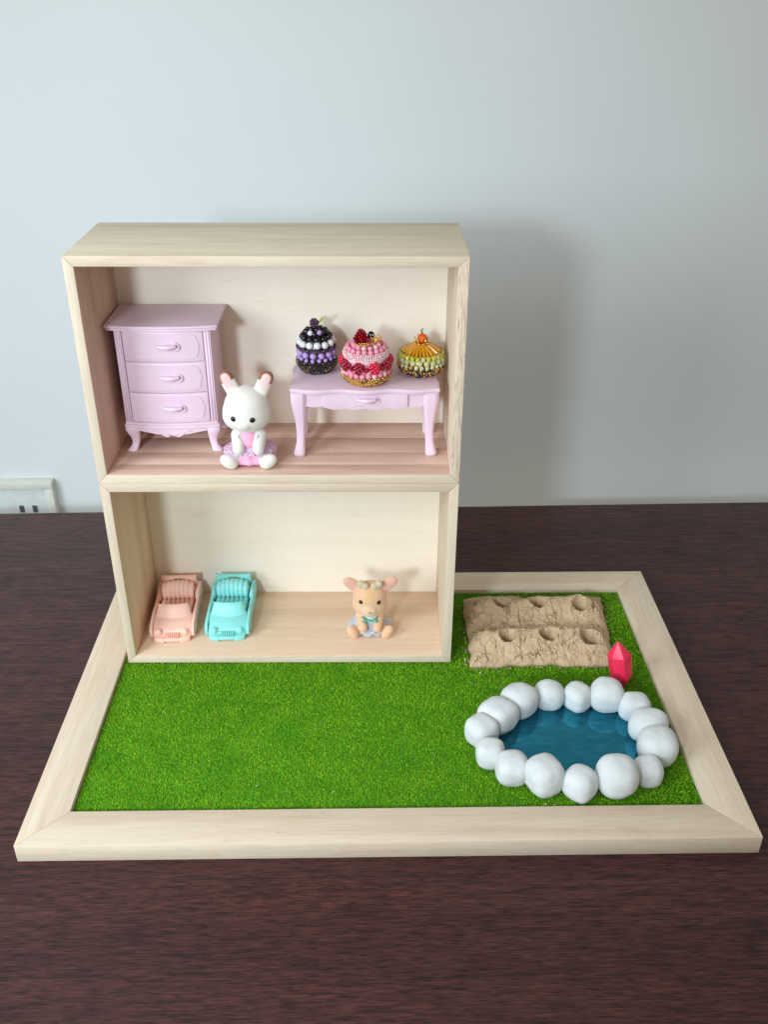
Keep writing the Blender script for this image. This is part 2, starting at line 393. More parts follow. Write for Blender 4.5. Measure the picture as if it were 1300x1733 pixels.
# turf: a backing sheet with some hundred thousand short blades
def turf():
    x0, x1, y0, y1 = -A_+W_+.06, A_-W_-.06, W_+.06, D_-W_-.06
    n = 210000
    px = nrng.uniform(x0, x1, n); py = nrng.uniform(y0, y1, n)
    keep = ~((px > HX+.2) & (px < HX+HW-.3) & (py > HY+.3))
    keep &= ~((px > 6.6) & (px < 16.1) & (py > 15.8) & (py < 22.0))
    keep &= ((px-11.1)/4.7)**2 + ((py-7.4)/3.2)**2 > 1
    px, py = px[keep], py[keep]; n = len(px)
    h = nrng.uniform(0.08, 0.165, n); az = nrng.uniform(0, 2*np.pi, n); lean = nrng.uniform(0.02, 0.11, n)
    wd = nrng.uniform(0.016, 0.036, n); ang = nrng.uniform(0, np.pi, n)
    zb = np.full(n, G-0.13)
    V = np.zeros((n, 3, 3), np.float32)
    V[:, 0] = np.stack([px-wd*np.cos(ang), py-wd*np.sin(ang), zb], -1)
    V[:, 1] = np.stack([px+wd*np.cos(ang), py+wd*np.sin(ang), zb], -1)
    tx = np.clip(px+lean*np.cos(az), x0, x1); ty = np.clip(py+lean*np.sin(az), y0, y1)
    V[:, 2] = np.stack([tx, ty, zb+h], -1)
    # colour: patchy yellow-green and deep green
    pn = np.array([noise.noise((x*.55, y*.55, 3.1)) + .6*noise.noise((x*1.7, y*1.7, 9.2)) for x, y in zip(px, py)])
    k = np.clip(0.55 + 0.45*pn + nrng.normal(0, .22, n), 0, 1)[:, None]
    c = (1-k)*np.array([[0.095, 0.37, 0.008]]) + k*np.array([[0.33, 0.61, 0.020]])
    fl = nrng.random(n); c[fl < .05] = (0.36, 0.36, 0.05); c[fl > .96] *= 0.6
    c *= nrng.uniform(.9, 1.14, (n, 1))
    C = np.ones((n, 3, 4), np.float32); C[:, :, :3] = c[:, None, :]
    off = np.array(wloc(tray), np.float32)
    # backing sheet
    bv = np.array([[x0, y0, G-.12], [x1, y0, G-.12], [x1, y1, G-.12], [x0, y1, G-.12], [x0, y0, .64], [x1, y0, .64], [x1, y1, .64], [x0, y1, .64]], np.float32)
    verts = np.concatenate([V.reshape(-1, 3), bv])-off
    cols = np.concatenate([C.reshape(-1, 4), np.tile(np.array([[.06, .22, .008, 1]], np.float32), (8, 1))])
    me = bpy.data.meshes.new('turf'); nb = 3*n
    quads = [(0, 1, 2, 3), (7, 6, 5, 4), (0, 4, 5, 1), (1, 5, 6, 2), (2, 6, 7, 3), (3, 7, 4, 0)]
    li = np.concatenate([np.arange(nb), np.array(quads).ravel()+nb]).astype(np.int32)
    me.vertices.add(len(verts)); me.vertices.foreach_set('co', verts.ravel().astype(np.float32))
    me.loops.add(len(li)); me.loops.foreach_set('vertex_index', li)
    ls = np.concatenate([np.arange(n)*3, nb+np.arange(6)*4]).astype(np.int32)
    me.polygons.add(n+6); me.polygons.foreach_set('loop_start', ls)
    me.update(calc_edges=True); me.validate()
    ca = me.color_attributes.new('Col', 'FLOAT_COLOR', 'POINT'); ca.data.foreach_set('color', cols.astype(np.float32).ravel())
    fin(me, 'turf', False)
    o = bpy.data.objects.new('turf', me); COL.objects.link(o); o.parent = tray
    tag(o, kind='stuff')
turf()

# ------------------------------------------------------------------ the two stacked boxes
def wooden_box(z, label, grp, ax_mats, floor_planks, right_mat, top_mat):
    r = root('wooden_box', H(HW/2, HD/2, z), label, 'box', grp)
    W, Hh, Tt, D = HW, HH-0.02, HT, HD
    def pan(name, poly, mat, y0=0.0, y1=D, bv=0.03, edge=None):
        bm = NB(); extrude(bm, [H(x, y0, z+zz) for x, zz in poly], H(0, y1, 0)-H(0, y0, 0)); bevel(bm, bv, 2)
        bm.normal_update()
        for f_ in bm.faces: f_.material_index = 1 if f_.normal.y < -.6 else 0
        return mk(name, bm, [mat, edge or 'pale_wood_x'], r)
    pan('top_panel', [(e, Hh), (Tt+e, Hh-Tt), (W-Tt-e, Hh-Tt), (W-e, Hh)], top_mat)
    bt = [(e, 0), (W-e, 0), (W-Tt-e, Tt), (Tt+e, Tt)]
    if floor_planks:
        bp = None; ys = [0, 1.45, 3.15, 5.3, D]
        for ya, yb in zip(ys, ys[1:]):
            if bp is None: bp = pan('bottom_panel', bt, ax_mats[0], ya, yb-.012, .012)
            else:
                bm = NB(); extrude(bm, [H(x, ya, z+zz) for x, zz in bt], H(0, yb-.012, 0)-H(0, ya, 0)); bevel(bm, .012, 2)
                mk('plank', bm, ax_mats[0], bp)
    else: pan('bottom_panel', bt, ax_mats[0])
    pan('side_panel', [(0, e), (Tt, Tt+e), (Tt, Hh-Tt-e), (0, Hh-e)], ax_mats[1], edge='pale_wood_z')
    pan('side_panel', [(W, e), (W, Hh-e), (W-Tt, Hh-Tt-e), (W-Tt, Tt+e)], 'pale_wood_z', edge=right_mat)
    bm = NB(); q = [H(x, 7.62, z+zz) for x, zz in ((Tt+.01, Tt+.01), (W-Tt-.01, Tt+.01), (W-Tt-.01, Hh-Tt-.01), (Tt+.01, Hh-Tt-.01))]
    extrude(bm, q, H(0, 7.85-.02, 0)-H(0, 7.62, 0)); mk('back_panel', bm, 'ply_back', r)
    return r
wooden_box(0.0, 'lower open wooden box standing on the turf, with two toy cars and a fawn inside', 'stacked wooden boxes', ('honey_wood_x', 'honey_wood_z'), False, 'pale_wood_z', 'pale_wood_x')
wooden_box(HH, 'upper open wooden box on top of the other, holding lilac furniture and a rabbit', 'stacked wooden boxes', ('rosy_wood_x', 'rosy_wood_z'), True, 'rough_edge_wood', 'shaded_top_wood')

# ------------------------------------------------------------------ lilac furniture
LP = 'lilac_plastic'
def bowed(x0, x1, z0, z1, yb, yf, bow, seg=14):
    """a block whose front swells towards the viewer"""
    pts = [(x0, yb, z0), (x0, yf, z0)]
    for i in range(1, seg):
        u = i/seg; pts.append((x0+(x1-x0)*u, yf-bow*(1-(2*u-1)**2), z0))
    pts += [(x1, yf, z0), (x1, yb, z0)]
    return extrude(NB(), pts, (0, 0, z1-z0))
def ogee_panel(xc, zc, hw, hh, yfun, thick):
    """thin raised panel with notched rounded ends, following the bowed front"""
    out = []
    for sx, sz in ((1, 1), (-1, 1), (-1, -1), (1, -1)):
        q = [(hw, 0.25*hh), (hw-.10, .40*hh), (hw-.08, .62*hh), (hw-.24, .95*hh), (hw-.45, hh)]
        if sx*sz < 0: q = q[::-1]
        out += [(xc+sx*a, zc+sz*b) for a, b in q]
    for k in range(9): pass
    # resample long straight edges so that the panel bends with the drawer
    fine = []
    n = len(out)
    for i in range(n):
        (xa, za), (xb, zb) = out[i], out[(i+1) % n]
        m_ = max(1, int(abs(xb-xa)/.3))
        for j in range(m_): fine.append((xa+(xb-xa)*j/m_, za+(zb-za)*j/m_))
    bm = NB(); f_ = [bm.verts.new((x, yfun(x)-thick, z)) for x, z in fine]; b_ = [bm.verts.new((x, yfun(x)+.02, z)) for x, z in fine]
    n = len(fine)
    fs = [bm.faces.new((f_[i], f_[(i+1) % n], b_[(i+1) % n], b_[i])) for i in range(n)]
    # fan of strips across
    lo = sorted(range(n), key=lambda i: fine[i][0])
    cap_ = bm.faces.new(f_)
    bmesh.ops.triangulate(bm, faces=[cap_])
    bmesh.ops.recalc_face_normals(bm, faces=bm.faces[:])
    return bm
def handle_at(parent, xc, zc, y, s=1.0):
    bm = NB()
    # crescent bar bowed forward, ending in a rounded cup at the right
    path = [(xc-.62*s+1.24*s*i/10, y-.05-.10*math.sin(math.pi*i/10), zc+.05*s-.06*s*(1-(2*i/10-1)**2)) for i in range(11)]
    tube(bm, path, lambda t: .13*s*(.55+.75*min(1, 2*min(t, 1-t)+.2)), 8)
    mk('handle', bm, LP, parent, True)
    bm = NB()
    ring = []
    for i in range(25):
        tt = -math.pi/2+math.pi*i/24
        ring.append((xc+.42*s+.36*s*math.cos(tt), y-.015, zc-.01+.24*s*math.sin(tt)))
    ring = [(xc-.5*s, y-.015, zc-.25*s)] + ring
    tube(bm, ring, .055*s, 6); mk('handle_plate', bm, LP, parent, True)

dr = root('chest_of_drawers', (-13.35, 21.0, FU), 'lilac plastic chest of three drawers on curved legs in the upper left corner', 'chest of drawers')
DX0, DX1, DYF, DYB = -16.25, -10.5, 19.0, 22.85
bow = 0.32
yf = lambda x: DYF-.02-bow*(1-(2*(x-DX0)/(DX1-DX0)-1)**2)
zc0, zc1 = FU+2.05, FU+8.0
bm = bowed(DX0+.42, DX1-.42, zc0, zc1, DYB, DYF+.22, bow); mk('carcass', bm, LP, dr)
for sx in (0, 1):
    x0 = DX0+.0 if sx == 0 else DX1-.42
    mk('side_board', bbox(x0, x0+.42, DYF+.02, DYB, zc0, zc1, .05), LP, dr)
    for xx in (x0+.13, x0+.29):
        bm = NB(); tube(bm, [(xx, DYF+.02, zc0+.05), (xx, DYF+.02, zc1-.05)], .05, 8); mk('reeding', bm, LP, dr, True)
dh = (zc1-zc0)/3
for k in range(3):
    z0 = zc0+dh*k+.03; z1 = zc0+dh*(k+1)-.03
    bm = bowed(DX0+.47, DX1-.47, z0, z1, DYB-.4, DYF+.04-(.05 if k == 0 else 0.0), bow*.9); bevel(bm, .03, 2)
    yk = (lambda x, kk=k: DYF+.04-(.05 if kk == 0 else 0)-bow*.9*(1-(2*(x-DX0-.47)/(DX1-DX0-.94)-1)**2))
    d = mk('drawer', bm, LP, dr)
    mk('raised_panel', ogee_panel((DX0+DX1)/2, (z0+z1)/2, 2.15, .78, yk, .035), LP, d, 'auto')
    handle_at(d, -13.15, (z0+z1)/2+.02, yk(-13.15)-.03, 1.0)
bm = bowed(DX0-.42, DX1+.42, zc1, FU+8.16, DYB+.05, DYF-.12, bow); bevel(bm, .04, 2)
tp = mk('top', bm, LP, dr)
bm = bowed(DX0-.50, DX1+.50, FU+8.17, FU+8.33, DYB+.1, DYF-.2, bow); bevel(bm, .06, 3); mk('top_moulding', bm, LP, tp)
bm = bowed(DX0-.10, DX1+.10, zc0-.36, zc0-.17, DYB+.02, DYF-.08, bow); bevel(bm, .05, 2); mk('base_moulding', bm, LP, dr)
bm = bowed(DX0-.02, DX1+.02, zc0-.165, zc0-.005, DYB, DYF-.02, bow); bevel(bm, .03, 2); mk('base_moulding', bm, LP, dr)
# scalloped apron between the legs
def apron(x0, x1, ztop, fn, y0, th, n=48):
    up = [(x0+(x1-x0)*i/n, y0(x0+(x1-x0)*i/n), ztop) for i in range(n+1)]
    bm = NB(); cols = []
    for i in range(n+1):
        x = x0+(x1-x0)*i/n; zz = fn(i/n); y = y0(x)
        cols.append([bm.verts.new(p) for p in ((x, y, ztop), (x, y, zz), (x, y+th, zz), (x, y+th, ztop))])
    for a_, b_ in zip(cols, cols[1:]):
        for k in range(4): bm.faces.new((a_[k], a_[(k+1) % 4], b_[(k+1) % 4], b_[k]))
    bm.faces.new(cols[0][::-1]); bm.faces.new(cols[-1]); bmesh.ops.recalc_face_normals(bm, faces=bm.faces[:])
    return bm
def ap_fn(u):
    v = abs(2*u-1)
    d = .50 - .07*math.cos(v*math.pi*6)*(v < .34)+.06*(v < .34)*(1-v/.34) - .34*max(0, v-.30)**.8
    return zc0-.37-max(.14, d*(1-.25*v))
bm = apron(DX0+.5, DX1-.5, zc0-.365, ap_fn, lambda x: yf(x)+.06, .16); mk('apron', bm, LP, dr, 'auto')
for sgn in (-1, 1):   # carved swags either side of the middle of the apron
    bm = NB(); xc = (DX0+DX1)/2
    tube(bm, [(xc+sgn*(.12+1.1*i/8), yf(xc+sgn*(.12+1.1*i/8))+.045, zc0-.83+.32*(i/8)**.7+.03*math.sin(i*1.3)) for i in range(9)], lambda t: .055*(1-t*.5), 6)
    mk('swag', bm, LP, dr, True)
def cabriole(xtop, ytop, ztop, zbot, sx, sy, w, th, splay, k=1.0):
    """tapering leg that curves outward into a flared foot; sx, sy point outward"""
    prof = [(0, 0.0, 1.0), (.12, .03, 1.02), (.28, -.02, .86), (.45, -.10, .66), (.62, -.12, .56), (.78, -.03, .54), (.90, .13, .68), (.965, .22, .76), (1.0, .18, .60)]
    bm = NB(); rings = []
    for (u, o, ww) in prof:
        cx = xtop+sx*(o*splay); cy = ytop+sy*(o*splay*.7); z = ztop+(zbot-ztop)*u
        a_, b_ = w*ww/2, th*ww/2  # half width, half depth
        # hexagonal section, ridge at the front corner
        rings.append([bm.verts.new((cx+px*a_, cy+py*b_, z)) for px, py in ((-1, -.6), (-.55, -1), (.55, -1), (1, -.6), (1, 1), (-1, 1))])
    for A, B in zip(rings, rings[1:]):
        for i in range(6): bm.faces.new((A[i], B[i], B[(i+1) % 6], A[(i+1) % 6]))
    bm.faces.new(rings[0][::-1]); bm.faces.new(rings[-1]); bmesh.ops.recalc_face_normals(bm, faces=bm.faces[:])
    bevel(bm, .035, 2, 35)
    return bm
for sx, x in ((-1, DX0+.34), (1, DX1-.34)):
    for sy, y in ((-1, DYF+.22), (1, DYB-.35)):
        mk('leg', cabriole(x, y, zc0-.365, FU+.004, sx, sy, .86, .66, .75), LP, dr)

vt = root('vanity_table', (-1.25, 20.0, FU), 'lilac plastic side table on curved legs, carrying three beaded cakes', 'table')
VX0, VX1, VY0, VY1, VZ = -5.75, 3.2, 17.72, 22.0, 20.05
def wavy_top(z0, z1, gx, gy):
    """table leaf with a serpentine edge"""
    pts = []
    def fr(u): return .10*math.cos((u-.5)*2*math.pi*3)+.12*math.exp(-((u-.5)/.22)**2)-.08
    n = 60
    for i in range(n+1): u = i/n; pts.append((VX0-gx+(VX1-VX0+2*gx)*u, VY0-gy-fr(u), z0))
    for i in range(1, 20): u = i/20; pts.append((VX1+gx-.12*math.sin(u*math.pi)**.6-.06*math.cos(u*math.pi*4)+.06, VY0-gy+(VY1-VY0+gy)*u, z0))
    pts.append((VX1+gx-.2, VY1, z0)); pts.append((VX0-gx+.2, VY1, z0))
    for i in range(19, 0, -1): u = i/20; pts.append((VX0-gx+.12*math.sin(u*math.pi)**.6+.06*math.cos(u*math.pi*4)-.06, VY0-gy+(VY1-VY0+gy)*u, z0))
    return extrude(NB(), pts, (0, 0, z1-z0))
bm = wavy_top(VZ-.22, VZ, .08, .06); bevel(bm, .06, 3); vtop = mk('tabletop', bm, LP, vt)
bm = wavy_top(VZ-.33, VZ-.222, -.02, -.05); bevel(bm, .03, 2); mk('edge_moulding', bm, LP, vtop)
za1 = VZ-.335
def v_ap(u):
    v = abs(2*u-1)
    return za1-.92-.16*(v < .62)*max(0, math.cos(v/.62*math.pi/2))**.5+.10*math.exp(-((v-.62)/.05)**2)*0-.05*math.cos(v*math.pi*5)*(v > .3)
yv = lambda x: VY0+.40
mk('apron', apron(VX0+.62, VX1-.62, za1, v_ap, yv, .2), LP, vt)
for x in (VX0+.3, VX1-.5):
    mk('side_rail', bbox(x, x+.2, VY0+.7, VY1-.5, za1-.95, za1, .02), LP, vt)
mk('back_rail', bbox(VX0+.62, VX1-.62, VY1-.42, VY1-.22, za1-.9, za1, .02), LP, vt)
dw = mk('drawer', bevel(apron(-3.82, 1.35, za1-.02, lambda u: za1-.98-.10*max(0, math.cos((2*u-1)*math.pi/2))**.5+.05*math.cos((2*u-1)*math.pi*4), lambda x: VY0+.28, .1), .02), LP, vt)
handle_at(dw, -1.15, za1-.45, VY0+.27, 1.0)
for sx, x in ((-1, VX0+.42), (1, VX1-.42)):
    for sy, y in ((-1, VY0+.62), (1, VY1-.5)):
        mk('leg', cabriole(x, y, za1-.003, FU+.004, sx, sy, .95, .8, .42), LP, vt)

# ------------------------------------------------------------------ beaded cakes
BEADS = {}
def bead_mesh(mat, u=10, v=7, faceted=False):
    key = (mat, faceted)
    if key not in BEADS:
        bm = NB()
        if faceted: bmesh.ops.create_icosphere(bm, subdivisions=1, radius=1.0)
        else: bmesh.ops.create_uvsphere(bm, u_segments=u, v_segments=v, radius=1.0)
        me = bpy.data.meshes.new('bead'); bm.to_mesh(me); bm.free(); fin(me, mat, not faceted); BEADS[key] = me
    return BEADS[key]
def bead(parent, p, r, mat, name='bead', faceted=False):
    o = bpy.data.objects.new(name, bead_mesh(mat, faceted=faceted)); COL.objects.link(o); o.parent = parent
    o.location = Vector(p)-wloc(parent); o.scale = (r, r, r*.94)
    o.rotation_euler = (rnd.uniform(-.4, .4), rnd.uniform(-.4, .4), rnd.uniform(0, 6))
    return o
def ring(parent, c, n, R, z, r, mat, phase=0.0, name='bead', faceted=False, jit=.02):
    for k in range(n):
        t_ = phase+2*math.pi*k/n
        bead(parent, (c[0]+R*math.cos(t_), c[1]+R*math.sin(t_), c[2]+z+rnd.uniform(-jit, jit)), r, mat if isinstance(mat, str) else rnd.choice(mat), name, faceted)
def seeds(parent, c, rows, r, mats, name='seed_beads', pts=None):
    """tight rows of tiny glass beads, joined"""
    P = list(pts or [])
    for R, z in rows:
        n = int(2*math.pi*R/(r*2.0)); ph = rnd.random()
        for k in range(n):
            t_ = ph+2*math.pi*k/n; rr = R+rnd.uniform(-.02, .02)
            P.append((c[0]+rr*math.cos(t_), c[1]+rr*math.sin(t_), c[2]+z+rnd.uniform(-.02, .02)))
    bms = NB()
    for p in P:
        g = bmesh.ops.create_icosphere(bms, subdivisions=1, radius=r*rnd.uniform(.85, 1.1), matrix=Matrix.Translation(p) @ Matrix.Rotation(rnd.random()*6, 4, 'X'))
        mi = rnd.randrange(len(mats))
        for f_ in {f_ for v_ in g['verts'] for f_ in v_.link_faces}: f_.material_index = mi
    o = mk(name, bms, list(mats), parent, True); tag(o, kind='stuff'); return o
def berry(parent, p, R, mat, n=26, name='bead_berry'):
    bmb = NB()
    for i in range(n):
        zz = 1-2*(i+.5)/n; rr = math.sqrt(1-zz*zz); th = i*2.39996
        bmesh.ops.create_icosphere(bmb, subdivisions=1, radius=R*.33, matrix=Matrix.Translation((p[0]+R*.75*rr*math.cos(th), p[1]+R*.75*rr*math.sin(th), p[2]+R*.75*zz)))
    return mk(name, bmb, mat, parent, True)

# black and lavender cake
c = (-4.30, 21.05, VZ); k1 = root('bead_cake', c, 'tall bead cake in black, white and lavender pearls with a green leaf', 'bead cake', 'beaded cakes on the lilac table')
mk('core', lathe(NB(), [(.85, .02), (1.08, .4), (1.05, .9), (.95, 1.4), (.85, 1.9), (.55, 2.4), (.2, 2.6)], c, 24), 'black_seed', k1, True)
seeds(k1, c, [(.92, .10), (1.06, .22), (1.16, .36), (1.23, .50), (1.25, .64), (1.22, .77)], .088, ['black_seed', 'black_seed', 'black_bead', 'bronze_seed'])
ring(k1, c, 17, 1.12, .93, .135, 'lavender_bead', .1)
ring(k1, c, 13, 1.07, 1.23, .215, 'lavender_bead', .22, faceted=False)
seeds(k1, c, [(1.18, 1.50), (1.22, 1.57)], .085, ['black_seed', 'plum_seed'])
ring(k1, c, 13, 1.02, 1.84, .235, 'white_pearl', -1.45, 'pearl')
ring(k1, c, 12, .86, 2.16, .19, 'black_bead', .1)
ring(k1, c, 9, .62, 2.42, .20, 'black_bead', .45)
ring(k1, c, 4, .28, 2.58, .20, 'black_bead', .3)
bead(k1, (c[0]-.30, c[1]-.62, VZ+2.50), .175, 'white_pearl', 'pearl'); bead(k1, (c[0]+.26, c[1]-.60, VZ+2.52), .165, 'lavender_bead')
berry(k1, (c[0]-.08, c[1]-.1, VZ+2.95), .30, 'plum_seed')
for (dx, dz, ln) in ((.42, .30, .95), (.60, .28, 1.0)):
    bm = NB(); tube(bm, [(c[0]+.05+dx*u, c[1]-.1+.1*u, VZ+2.75+(dz+.35)*u*ln) for u in [i/8 for i in range(9)]], lambda t_: .012+.085*math.sin(math.pi*min(1, max(0, (t_-.25)/.75)))**.8, 8, .35)
    mk('leaf', bm, 'leaf_green', k1, True)

k1.scale = (1, 1, 1.05)
# pink raspberry cake
c = (-1.18, 19.15, VZ); k2 = root('bead_cake', c, 'pink and gold bead cake with red berries and a red rose on top', 'bead cake', 'beaded cakes on the lilac table')
mk('core', lathe(NB(), [(1.05, .02), (1.38, .4), (1.32, .9), (1.22, 1.25)], c, 28), 'pink_bead', k2, True)
seeds(k2, c, [(1.10, .08), (1.24, .19), (1.38, .30), (1.48, .42), (1.54, .54)], .085, ['gold_seed', 'gold_seed', 'gold_seed', 'bronze_seed'])
ring(k2, c, 24, 1.40, .70, .175, ['pink_bead', 'pale_pink_bead'], .1)
ring(k2, c, 22, 1.36, .95, .150, 'pale_pink_bead', .25)
for k in range(9):
    t_ = -1.9+2*math.pi*k/9
    berry(k2, (c[0]+1.36*math.cos(t_), c[1]+1.36*math.sin(t_), VZ+1.12), .36, 'red_bead' if k % 2 else 'dark_red_bead', 30)
    t_ += math.pi/9
    bead(k2, (c[0]+1.42*math.cos(t_), c[1]+1.42*math.sin(t_), VZ+1.05), .19, 'dark_red_bead', 'bead', True)
bm = lathe(NB(), [(1.20, 1.18), (1.34, 1.34), (1.38, 1.52), (1.30, 1.72), (1.1, 1.80)], c, 64, mod=lambda t_, r, z: 1+.012*math.sin(20*t_)); mk('cream_band', bm, 'cream_pink', k2, True)
seeds(k2, c, [(1.38, 1.58), (1.36, 1.70), (1.30, 1.80)], .075, ['pale_pink_bead', 'pale_pink_bead', 'white_pearl'])
ring(k2, c, 19, 1.12, 1.90, .175, 'pink_bead', .0)
ring(k2, c, 13, .78, 2.00, .18, ['pink_bead', 'pale_pink_bead'], .2)
ring(k2, c, 7, .42, 2.06, .18, 'pink_bead', .4)
seeds(k2, (c[0]-.15, c[1]-.3, VZ), [(.30, 2.22), (.45, 2.17)], .06, ['gold_seed'])
# bead rose: petals wrapped round one another
rs = (c[0]-.30, c[1]-.15, VZ+2.62)
for k in range(11):
    R = .10+.034*k; th0 = k*2.2; bm = NB(); rows = []
    for j in range(5):
        v_ = j/4; z = -.28+.56*v_*(1-.03*k)
        rows.append([bm.verts.new((rs[0]+R*(.55+.6*v_)*math.cos(th0+(i/8-.5)*2.3), rs[1]+R*(.55+.6*v_)*math.sin(th0+(i/8-.5)*2.3), rs[2]+z-.03*k-.10*abs(i/8-.5)*v_)) for i in range(9)])
    for a_, b_ in zip(rows, rows[1:]):
        for i in range(8): bm.faces.new((a_[i], a_[i+1], b_[i+1], b_[i]))
    bmesh.ops.solidify(bm, geom=bm.faces[:], thickness=.03)
    mk('rose_petal', bm, 'rose_red', k2, True)
seeds(k2, c, [], .055, ['rose_red', 'dark_red_bead'], 'rose_beads', [(rs[0]+.42*math.cos(i*2.4)*math.sqrt((i+.5)/40), rs[1]+.42*math.sin(i*2.4)*math.sqrt((i+.5)/40)-.05, rs[2]+.28-.011*i) for i in range(40)])
bead(k2, (c[0]+.30, c[1]-.05, VZ+2.55), .22, 'black_bead'); bead(k2, (c[0]+.12, c[1]-.4, VZ+2.38), .15, 'dark_red_bead', 'bead', True)
fc = Vector((c[0]+.62, c[1]-.28, VZ+2.38))
seeds(k2, c, [], .06, ['gold_seed'], 'gold_flower', [tuple(fc+Vector((.32*math.cos(i*.45), -.10*math.sin(i*.45), .20*math.sin(i*.45)+.1*(i % 2)))) for i in range(28)])
bead(k2, fc+Vector((0, -.05, 0)), .15, 'amber_bugle')

k2.scale = (1, 1, 1.16)
# orange cake
c = (2.25, 20.60, VZ); k3 = root('bead_cake', c, 'low orange and lime crystal bead cake beside the right wall of the box', 'bead cake', 'beaded cakes on the lilac table')
mk('core', lathe(NB(), [(.95, .02), (1.28, .35), (1.25, .9), (1.0, 1.2), (.25, 1.5)], c, 28), 'bronze_seed', k3, True)
seeds(k3, c, [(1.05, .08), (1.20, .18), (1.32, .29), (1.41, .40), (1.45, .52)], .085, ['bronze_seed', 'gold_seed', 'black_seed'])
ring(k3, c, 26, 1.40, .68, .15, ['gold_seed', 'pale_crystal', 'pale_crystal'], .1, faceted=True)
ring(k3, c, 20, 1.34, .90, .20, 'pale_crystal', .2, faceted=True)
ring(k3, c, 24, 1.32, 1.13, .165, ['lime_bead', 'lime_bead', 'pale_crystal'], .05, faceted=True)
seeds(k3, c, [(1.30, 1.24), (1.36, 1.02)], .06, ['gold_seed', 'lime_bead'])
for k in range(30):
    t_ = 2*math.pi*k/30; bm = NB(); lift = .05*(k % 2)
    p0 = (c[0]+.22*math.cos(t_), c[1]+.22*math.sin(t_), VZ+1.62); p1 = (c[0]+1.20*math.cos(t_), c[1]+1.20*math.sin(t_), VZ+1.24+lift)
    tube(bm, [p0, ((p0[0]+p1[0])/2, (p0[1]+p1[1])/2, (p0[2]+p1[2])/2+.06), p1], .085, 6); mk('bugle_bead', bm, 'amber_bugle', k3, 'auto')
ring(k3, c, 9, .42, 1.72, .07, 'gold_seed', .1)
for k in range(5):
    t_ = 2*math.pi*k/5+.3; bm = NB(); tube(bm, [(c[0]+.3*math.cos(t_), c[1]+.3*math.sin(t_), VZ+1.6), (c[0]+.44*math.cos(t_), c[1]+.44*math.sin(t_), VZ+1.98)], .05, 6); mk('gold_prong', bm, 'gold_seed', k3, True)
bead(k3, (c[0]+.03, c[1], VZ+1.95), .35, 'orange_bead', 'bead', True)
bm = NB(); tube(bm, [(c[0]+.02, c[1], VZ+2.25), (c[0]-.02, c[1]-.02, VZ+2.42), (c[0]+.08, c[1]-.05, VZ+2.48)], .05, 6); mk('stem', bm, 'stem_green', k3, True)

k3.scale = (1, 1, 1.14)

# ------------------------------------------------------------------ flocked toy animals
def eye(parent, p, r, nrm):
    bm = NB(); q = Vector(nrm).normalized().to_track_quat('Z', 'Y').to_matrix(); ell(bm, p, (r, r, r*.6), q, 16, 10); mk('eye', bm, 'eye_black', parent, True)
def lace(parent, name, mat, c, r0, r1, z0, z1, nsc, fx, fy, a0=0, a1=2*math.pi, drop=.10, ruffle=0.0, nr=8):
    """frill with a scalloped edge and punched eyelets"""
    per = 8; n = nsc*per; bm = NB(); R = []
    for i in range(n+1):
        t_ = a0+(a1-a0)*i/n; sc = abs(math.sin(math.pi*i/per)); colv = []
        for j in range(nr+1):
            u = j/nr; ee = u + (drop*(sc-.6))*u*u
            r = r0+(r1-r0)*ee*(1+ruffle*math.sin(t_*nsc+.7)*u)
            colv.append(bm.verts.new((c[0]+fx*r*math.cos(t_), c[1]+fy*r*math.sin(t_), c[2]+z0+(z1-z0)*max(ee, 0)**1.15+ruffle*.35*math.cos(t_*nsc)*u)))
        R.append(colv)
    for i in range(n):
        for j in range(nr):
            if (j == nr-2 and i % per in (2, 5)) or (j == nr-3 and i % per in (1, 6)) or (j == nr-4 and i % per in (3, 4)) : continue
            bm.faces.new((R[i][j], R[i+1][j], R[i+1][j+1], R[i][j+1]))
    bmesh.ops.solidify(bm, geom=bm.faces[:], thickness=.035)
    return mk(name, bm, mat, parent, 'auto')

# rabbit
rb = root('toy_rabbit', (-8.4, 17.4, FU), 'white flocked toy rabbit in a pink dress sitting beside the lilac chest', 'toy rabbit')
hc = Vector((-8.42, 17.45, 18.93))
bm = NB()
ell(bm, hc+Vector((0, .05, .12)), (1.40, 1.30, 1.36)); ell(bm, hc+Vector((-.03, -.02, -.34)), (1.48, 1.30, 1.04)); ell(bm, hc+Vector((-.015, .02, -.12)), (1.48, 1.32, 1.20))
ell(bm, hc+Vector((-.14, -.98, -.52)), (.60, .42, .44))
ears = []
for p0, p1 in ((Vector((-9.0, 17.5, 19.75)), Vector((-9.56, 17.5, 21.02))), (Vector((-7.66, 17.5, 19.75)), Vector((-7.12, 17.5, 20.98)))):
    ears.append((p0, p1)); ax = (p1-p0).normalized()
    for i in range(9):
        u = i/8; ell(bm, p0.lerp(p1, u), (.44+.04*math.sin(u*3), .27, .40), u=16, v=10)
body_c = Vector((-8.42, 17.75, 16.55))
ell(bm, body_c, (.85, .75, 1.15)); ell(bm, body_c+Vector((0, 0, -.45)), (1.0, .85, .68))
cap(bm, (-9.08, 17.40, 17.25), (-9.00, 16.68, 16.62), .44, .37); cap(bm, (-7.72, 17.40, 17.25), (-7.80, 16.68, 16.62), .44, .37)
for s_ in (-1, 1):
    cap(bm, (-8.42+s_*.6, 17.2, 15.85), (-8.42+s_*1.1, 16.7, 15.84), .42, .40)
    ell(bm, (-8.42+s_*1.20, 16.50, 15.87), (.60, .42, .41), Matrix.Rotation(-s_*.55, 3, 'Y'))
